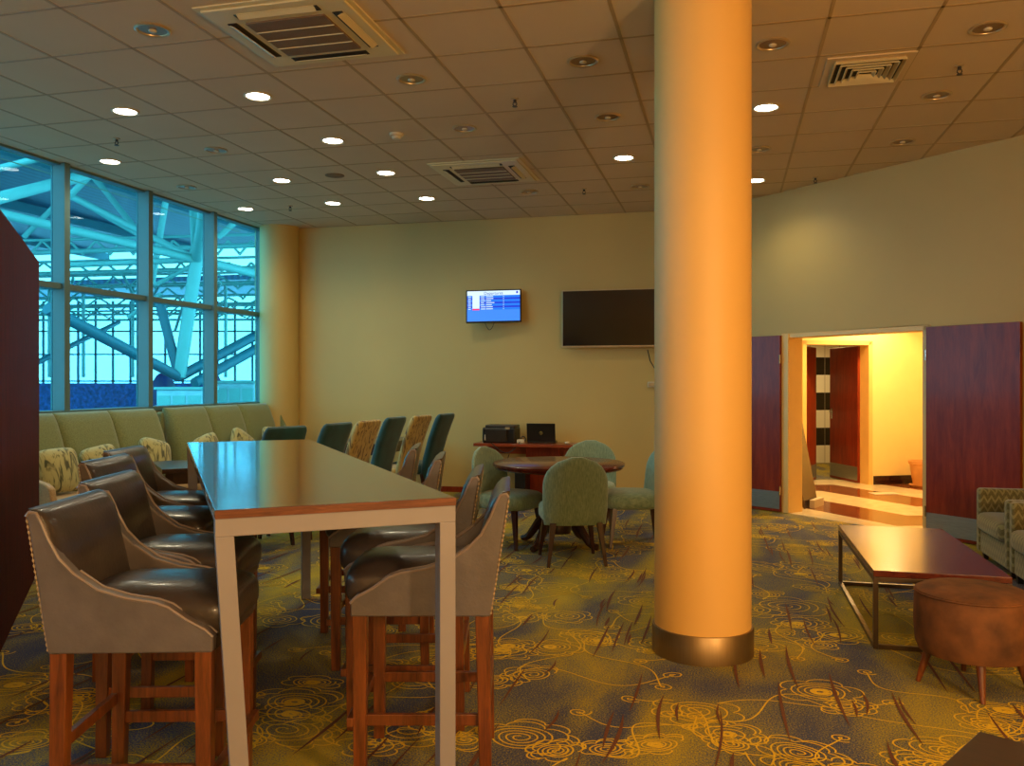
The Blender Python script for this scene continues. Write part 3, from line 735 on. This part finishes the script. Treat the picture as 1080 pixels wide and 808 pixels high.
for k in range(4):
    a = PI/4+.2+k*PI/2; MB().tube([(.245*math.cos(a),.245*math.sin(a),0), (.19*math.cos(a),.19*math.sin(a),.19)], .012, 12, .024).build('leg', 'leg', t)
def make_arm():                            # faces -x
    t = thing('armchair', 'x', 'armchair'); w = .84; d = .74
    for s in (-1,1): MB().box((.0,s*(w/2-.045),.335), (d,.09,.53)).build('arm', 'chevron', t, bevel=.025, seg=3)
    MB().box((d/2-.09,0,.42), (.18,w-.175,.70)).build('backrest', 'chevron', t, bevel=.03, seg=3)
    MB().box((-.09,0,.165), (d-.2,w-.185,.19)).build('base', 'chevron', t, bevel=.015, seg=2)
    MB().sup((-.09,0,.335), (.62,w-.18,.17), 10, 5, n=40).build('seat_cushion', 'chevron', t)
    for x in (-1,1):
        for s in (-1,1): MB().leg((x*(d/2-.06),s*(w/2-.06),0), (x*(d/2-.06),s*(w/2-.06),.08), .035, .045).build('leg', 'black', t)
    return t
ac = make_arm(); place(ac, 0, uv(2.41,7.57), YAW, 'olive chevron armchair, the farther one in front of the open right door', 'olive armchairs')
place(ac, 1, uv(2.41,6.70), YAW, 'olive chevron armchair, the nearer one cut by the right edge beside the coffee table', 'olive armchairs')

# ------------------------------------------------------------ ceiling fittings
def cp(px, py): return at2(px, py, CEIL)
def at2(px, py, h):
    Z = F*(h-EYE)/(HY-py); return Vector(((px-540)/F*Z, Z, h))
M['lamp_on'] = emit('lit_lamp_lens', (1,.98,.86,1), 22)
M['lamp_off'] = plain('unlit_lamp_reflector', srgb(150,120,90), .3, metal=.7)
def make_light(lit):
    t = thing('downlight', 'x', 'ceiling light')
    MB().lathe([(.105,0), (.108,-.006), (.098,-.012), (.086,-.008), (.084,-.001)], 28).build('trim_ring', 'white' if lit else 'silver', t)
    if lit: MB().lathe([(.086,-.004), (.05,-.006), (.01,-.006)], 24).build('lens', 'lamp_on', t)
    else:
        MB().lathe([(.086,-.003), (.07,-.0045), (.04,-.0035)], 24).build('reflector', 'lamp_off', t)
        MB().sup((0,0,-.010), (.05,.05,.02), 2).build('bulb', 'white', t)
    return t
LON = make_light(True); LOFF = make_light(False)
LC = (1,.84,.50)
lit = [(132,117,'lit downlight at far left, above the second window pane'), (272,101,'lit downlight just below the large air-conditioning cassette'), (351,148,'lit downlight left of the smoke detector'),
       (407,182,'lit downlight left of the small air-conditioning cassette'), (450,209,'lit downlight below the small cassette near the back wall'), (297,190,'lit downlight left of the round ceiling cap'),
       (351,214,'lit downlight nearest the back wall on the left'), (116,170,'lit downlight closest to the window top, far left'), (259,220,'lit downlight above the last window pane by the corner'),
       (658,166,'lit downlight just left of the column'), (808,113,'lit downlight right of the column, the nearer one'), (797,190,'lit downlight right of the column, nearest the slanting wall')]
for i, (x, y, lb) in enumerate(lit):
    o = place(LON, i, cp(x,y), YAW, lb, 'lit round downlights')
off = [(161,31,'unlit downlight at top left beside ceiling stains'), (434,83,'unlit downlight right below the large cassette corner'), (490,135,'unlit downlight above the small cassette'), (615,64,'unlit downlight high up left of the column, the nearest there'),
       (641,123,'unlit downlight left of the column, just above a lit one'), (558,202,'unlit downlight right below the small cassette'), (675,196,'unlit downlight left of the column near the back wall'), (815,46,'unlit downlight right of the column near the top'),
       (1042,29,'unlit downlight at the top right corner'), (988,100,'unlit downlight right of the square vent'), (952,149,'unlit downlight nearest the slanting wall on the right'), (801,157,'unlit downlight right of the column between two lit ones'),
       (228,158,'unlit downlight left between the window and the cassette'), (197,197,'unlit downlight above the third window pane')]
for i, (x, y, lb) in enumerate(off): place(LOFF, i, cp(x,y), YAW, lb, 'unlit round downlights')
# lamp light of the lit downlights and of unseen ones nearby; the pendants are added warm fill
def spot(loc, e, col, size=150, blend=.8, r=.08):
    L_ = bpy.data.lights.new('downlight_beam', 'SPOT'); L_.energy = e; L_.color = col; L_.spot_size = math.radians(size); L_.spot_blend = blend; L_.shadow_soft_size = r
    o = bpy.data.objects.new('downlight_beam', L_); C.objects.link(o); o.location = loc; return o
for x, y, lb in lit: spot(cp(x,y)+Vector((0,0,-.03)), 34, LC)
M['shade'] = emit('fill_lamp_shade', (1,.55,.2,1), 6)
def pendant(x, y, z, e, lb, col=(1,.62,.28)):  # invented lamp out of view, added as warm fill for column and ceiling
    t = thing('fill_lamp', lb, 'added fill lamp', (x,y,CEIL))
    MB().tube([(0,0,0), (0,0,z+.15-CEIL)], .006, 6).build('cord', 'black', t)
    MB().lathe([(.16,z-.12-CEIL), (.17,z-.11-CEIL), (.12,z+.13-CEIL), (.02,z+.15-CEIL)], 28).build('lamp_shade', 'shade', t)
    L_ = bpy.data.lights.new('fill_glow', 'POINT'); L_.energy = e; L_.color = col; L_.shadow_soft_size = .2
    o = bpy.data.objects.new('fill_glow', L_); C.objects.link(o); o.location = (x,y,z-.36)
pendant(2.6,-.6,2.3,400,'added warm fill lamp, unseen behind the camera on the right')
pendant(.2,-1.6,2.3,230,'added warm fill lamp, unseen behind the camera')
for x, y in ((1.35,2.4), (3.2,1.2)): spot((x,y,CEIL-.03), 90, (1,.66,.24), 150); 
place(LON, 1, (1.35,2.4,CEIL), YAW, 'lit downlight above and in front of the column, out of view', 'lit round downlights')
place(LON, 1, (3.2,1.2,CEIL), YAW, 'lit downlight over the lounge corner beside the camera', 'lit round downlights')
# corridor lamps
for i, (x, y, e) in enumerate(((4.3,10.4,190), (5.2,11.7,175), (5.0,14.0,140))):
    place(LON, 1, (x,y,zc), YAW, ['lit downlight in the corridor just behind the doorway','lit downlight in the corridor over the plant pot','lit downlight in the tiled room beyond the corridor'][i], 'lit round downlights')
    spot((x,y,zc-.03), e, (1,.68,.28), 165, .5)

def cassette(px, py, w, lb, rz=YAW):
    t = thing('air_conditioner', lb, 'air conditioner', cp(px,py), rz)
    a = w/2
    m = MB(); m.box((0,0,-.006), (w,w,.012)); m.box((0,0,-.018), (w*.93,w*.93,.014))
    m.build('panel', 'vent', t, bevel=.006)
    g = MB().box((0,0,-.030), (w*.54,w*.54,.012)).build('intake_grille', 'grille', t)
    m = MB()
    for k in range(1,4): m.box((0,-w*.27+w*.54*k/4,-.038), (w*.54,.006,.006))
    m.build('grille_rib', 'vent', g)
    for k in range(4):
        R = Matrix.Rotation(k*PI/2, 3, 'Z'); c = R @ Vector((0,w*.36,-.026))
        sl_ = MB().box(c, (w*.56,w*.065,.006), R).build('air_slot', 'ventdark', t)
        Rf = R @ Matrix.Rotation(math.radians(24), 3, 'X')
        MB().box(R @ Vector((0,w*.375,-.034)), (w*.52,w*.045,.004), Rf).build('flap', 'vent', sl_)
    return t
cassette(322,33,.95,'large square air-conditioning cassette at the top left of the ceiling')
cassette(512,181,.95,'smaller-looking square air-conditioning cassette near the back wall')
t = thing('ceiling_vent', 'square louvred ceiling vent right of the column', 'vent', cp(913,73), YAW)
MB().box((0,0,-.004), (.56,.56,.010)).build('plate', 'ceil', t)
m = MB(); m2 = MB()
for k in range(5):
    a = .22-.042*k
    for q_ in range(4):
        R = Matrix.Rotation(q_*PI/2, 3, 'Z')
        m.box(R @ Vector((0,a,-.018-.003*k)), (2*a,.006,.03), R @ Matrix.Rotation(math.radians(40),3,'X'))
m.build('louvres', 'vent', t, smooth=False)
MB().box((0,0,-.010), (.43,.43,.003)).build('shadow_plate', 'ventdark', t)
def sprinkler():
    t = thing('sprinkler', 'x', 'sprinkler')
    MB().lathe([(.03,0), (.03,-.006), (.012,-.010)], 16).build('rosette', 'silver', t)
    m = MB(); m.tube([(0,0,-.006), (0,0,-.03)], .012, 10); m.tube([(-.012,0,-.03), (-.016,0,-.045), (0,0,-.06)], .004, 6); m.tube([(.012,0,-.03), (.016,0,-.045), (0,0,-.06)], .004, 6)
    m.build('nozzle', 'darkgrey', t); MB().lathe([(.02,-.060), (.02,-.064), (.004,-.066)], 12).build('deflector', 'darkgrey', t); return t
sp_ = sprinkler()
for i, (x, y, lb) in enumerate([(123,146,'ceiling sprinkler at the far left between two lit downlights'), (543,104,'ceiling sprinkler in the middle above the small cassette'), (616,199,'ceiling sprinkler near the back wall right of the small cassette'),
        (1012,69,'ceiling sprinkler at the right beyond the square vent'), (860,187,'ceiling sprinkler close to the slanting wall'), (306,217,'ceiling sprinkler near the back wall at left')]):
    place(sp_, i, cp(x,y), YAW, lb, 'ceiling sprinklers')
t = thing('smoke_detector', 'white smoke detector on the ceiling between the two cassettes', 'smoke detector', cp(418,141))
MB().lathe([(.06,0), (.06,-.02), (.055,-.024), (.035,-.026)], 24).build('base', 'white', t); MB().lathe([(.04,-.024), (.038,-.045), (.03,-.05), (.01,-.05)], 20).build('sensor_head', 'white', t)
o = MB().lathe([(.10,0), (.10,-.005), (.09,-.008), (.01,-.009)], 28).build('round_ceiling_plate', 'grille', loc=cp(353,185)); tag(o, 'flat brown round plate on the ceiling left of the small cassette', 'ceiling plate')

# ------------------------------------------------------------ outside the window: steel hall
t = thing('steel_truss', 'pale tubular steel roof structure outside the window', 'steel structure', pz(189,430,22))
inv = Vector(t.location)
def tube(a, b, Za, Zb, r, mat='tube'):
    A_ = pz(a[0],a[1],Za)-inv; B_ = pz(b[0],b[1],Zb)-inv; MB().tube([A_,B_], r*(.6 if r > .1 else .8), 10).build('steel_tube', mat, t)
hub = (207.4,273.8); node = (189,397.6)
for a, b, Za, Zb, r, mt in [(node,(168,318),22,22,.20,'tube_dark'), (node,hub,22,22,.27,'tube'), (hub,(204.5,205),22,20,.20,'tube'), (hub,(228,150),22,17,.24,'tube'),
        (hub,(-40,216),22,17,.17,'tube'), (hub,(71,205),22,22,.15,'tube'), ((-40,219),(110,180),15,20,.19,'tube'), ((-30,185),(60,162),18,18,.12,'tube'),
        (hub,(300,296),22,24,.20,'tube'), (hub,(60,280),22,22,.13,'tube'), (node,(50,325),22,18,.22,'tube_dark'), (node,(290,343),22,25,.22,'tube_dark'), ((205,404),(290,357),22,25,.22,'tube_dark'),
        ((20,392),(125,340),20,28,.09,'tube_dark'), ((160,300),(176,205),23,23,.14,'tube'), ((165,300),(206,278),24,24,.08,'tube'), ((170,310),(135,335),24,24,.08,'tube'), ((72,205),(150,250),26,26,.10,'tube'),
        ((230,250),(262,222),22,22,.13,'tube'), ((72,208),(100,180),20,20,.12,'tube'), ((100,188),(150,250),28,28,.16,'tube'), ((25,250),(60,215),26,26,.1,'tube')]:
    tube(a, b, Za, Zb, r, mt)
rt = random.Random(11)
for k, y in enumerate((262,285,300,312,322,330,336)):        # receding horizontal trusses
    Z = 27+k*2.6; tube((-60,y+8-k),(320,y-5+k),Z,Z,.10 if k < 3 else .07)
    tube((-60,y-6),(320,y-16+k),Z,Z,.06)
    x = -40+rt.uniform(0,20)
    while x < 290:
        st_ = rt.uniform(22,34); tube((x,y+7-k),(x+st_*.5,y-8),Z,Z,.05); tube((x+st_*.5,y-8),(x+st_,y+5-k),Z,Z,.05); x += st_
for k in range(7):
    x = 60+rt.uniform(0,190); tube((x,rt.uniform(285,300)),(x+rt.uniform(-26,26),rt.uniform(325,350)),30,34,.07)
for x in (52,88,140,148,238): tube((x,300),(x,398),34,34,.08)
# roof deck, far glazed front, parapet
def plan(pts, z0, z1): return [[Vector((x,y,z0)) for x, y in pts], [Vector((x,y,z1)) for x, y in pts]]
t = thing('hall_roof', 'blue corrugated roof deck over the steel hall outside', 'roof', (-20,34,9))
MB().box((0,-1,0), (44,28,.3)).build('roof_deck', 'deck', t, rz=YAW)
MB().box((-2,20.5,-1.4), (60,8,.3)).build('roof_deck', 'deck', t, rz=YAW)
for k in range(7): MB().box((-20+6.5*k,0,-.35), (.25,28,.4)).build('purlin', 'tube_dark', t, rz=YAW)
t = thing('glazed_front', 'bright distant glazed front of the hall behind the steel tubes', 'window wall', (-22,48,0))
m = MB()
for k in range(44): m.box((-22+k*.98,0,3), (.10,.1,6))
for z in (1.5,3.0,4.3): m.box((0,0,z), (44,.1,.08))
m.build('mullions', 'tube_dark', t)
M['fglass'] = glass(); M['fglass'].node_tree.nodes['Transparent BSDF'].inputs[0].default_value = (.9,.95,1,1)
MB().box((0,.1,3.2), (44,.02,6.4)).build('glass_sheet', 'fglass', t)
o = MB().box((0,0,.6), (44,.4,1.75)).build('parapet_wall', 'parapet', loc=(-24,30,-.05)); tag(o, 'mottled dark blue low wall outside behind the sofas', 'wall')
o = MB().box((0,0,-.6), (60,52,.3)).build('hall_floor', 'greyconcrete', loc=(-32,26,.0)); struct(o)
def cab(x0, x1, y0, y1, Z, lb):
    a = pz(x0,y0,Z); b = pz(x1,y1,Z); t = thing('service_cabinet', lb, 'cabinet', ((a.x+b.x)/2, Z+.5, -.45)); w_ = b.x-a.x; h_ = a.z+.45
    MB().box((0,0,h_/2), (w_,1.0,h_)).build('housing', 'box_pale', t, bevel=.02); MB().box((0,-.01,h_+.03), (w_+.1,1.06,.06)).build('lid', 'tube', t)
    for k in range(3): MB().box((-w_/2+w_*(k+.5)/3,-.51,h_*.62), (w_/3-.06,.02,h_*.6)).build('door', 'tube', t, bevel=.006)
cab(165,213,411,440,20,'pale service cabinet outside at the foot of the slanted columns'); cab(227,268,404,440,24,'pale service cabinet outside behind the last window pane')
for x0, x1, y0, y1, Z, lb in ((161,184,393,410,23,'dark covered machine outside left of the column foot'), (216,234,394,408,26,'dark covered machine outside right of the column foot')):
    a = pz(x0,y0,Z); b = pz(x1,y1,Z); o = MB().sup((0,0,0), (b.x-a.x,.9,(a.z+.45)), 3, 2.5).build('covered_machine', 'machine', loc=((a.x+b.x)/2,Z,(a.z+.45)/2-.45)); tag(o, lb, 'machine')

# ------------------------------------------------------------ world, camera, view
w = bpy.data.worlds.new('sky'); bpy.context.scene.world = w; w.use_nodes = True
bg = w.node_tree.nodes['Background']; bg.inputs[0].default_value = (.80,.93,1,1); bg.inputs[1].default_value = 7
cam = bpy.data.cameras.new('camera'); co = bpy.data.objects.new('camera', cam); C.objects.link(co)
co.location = (0,0,EYE); co.rotation_euler = (PI/2,0,0); cam.sensor_width = 36; cam.lens = 36*F/1080
cam.shift_y = (HY-404)/1080; cam.clip_start = .05; cam.clip_end = 300
sc = bpy.context.scene; sc.camera = co
sc.view_settings.view_transform = 'Standard'; sc.view_settings.look = 'None'; sc.view_settings.gamma = 1
sc.view_settings.use_curve_mapping = False; sc.view_settings.exposure = 0.12
sc.cycles.max_bounces = 8; sc.cycles.transparent_max_bounces = 12; sc.cycles.sample_clamp_indirect = 6
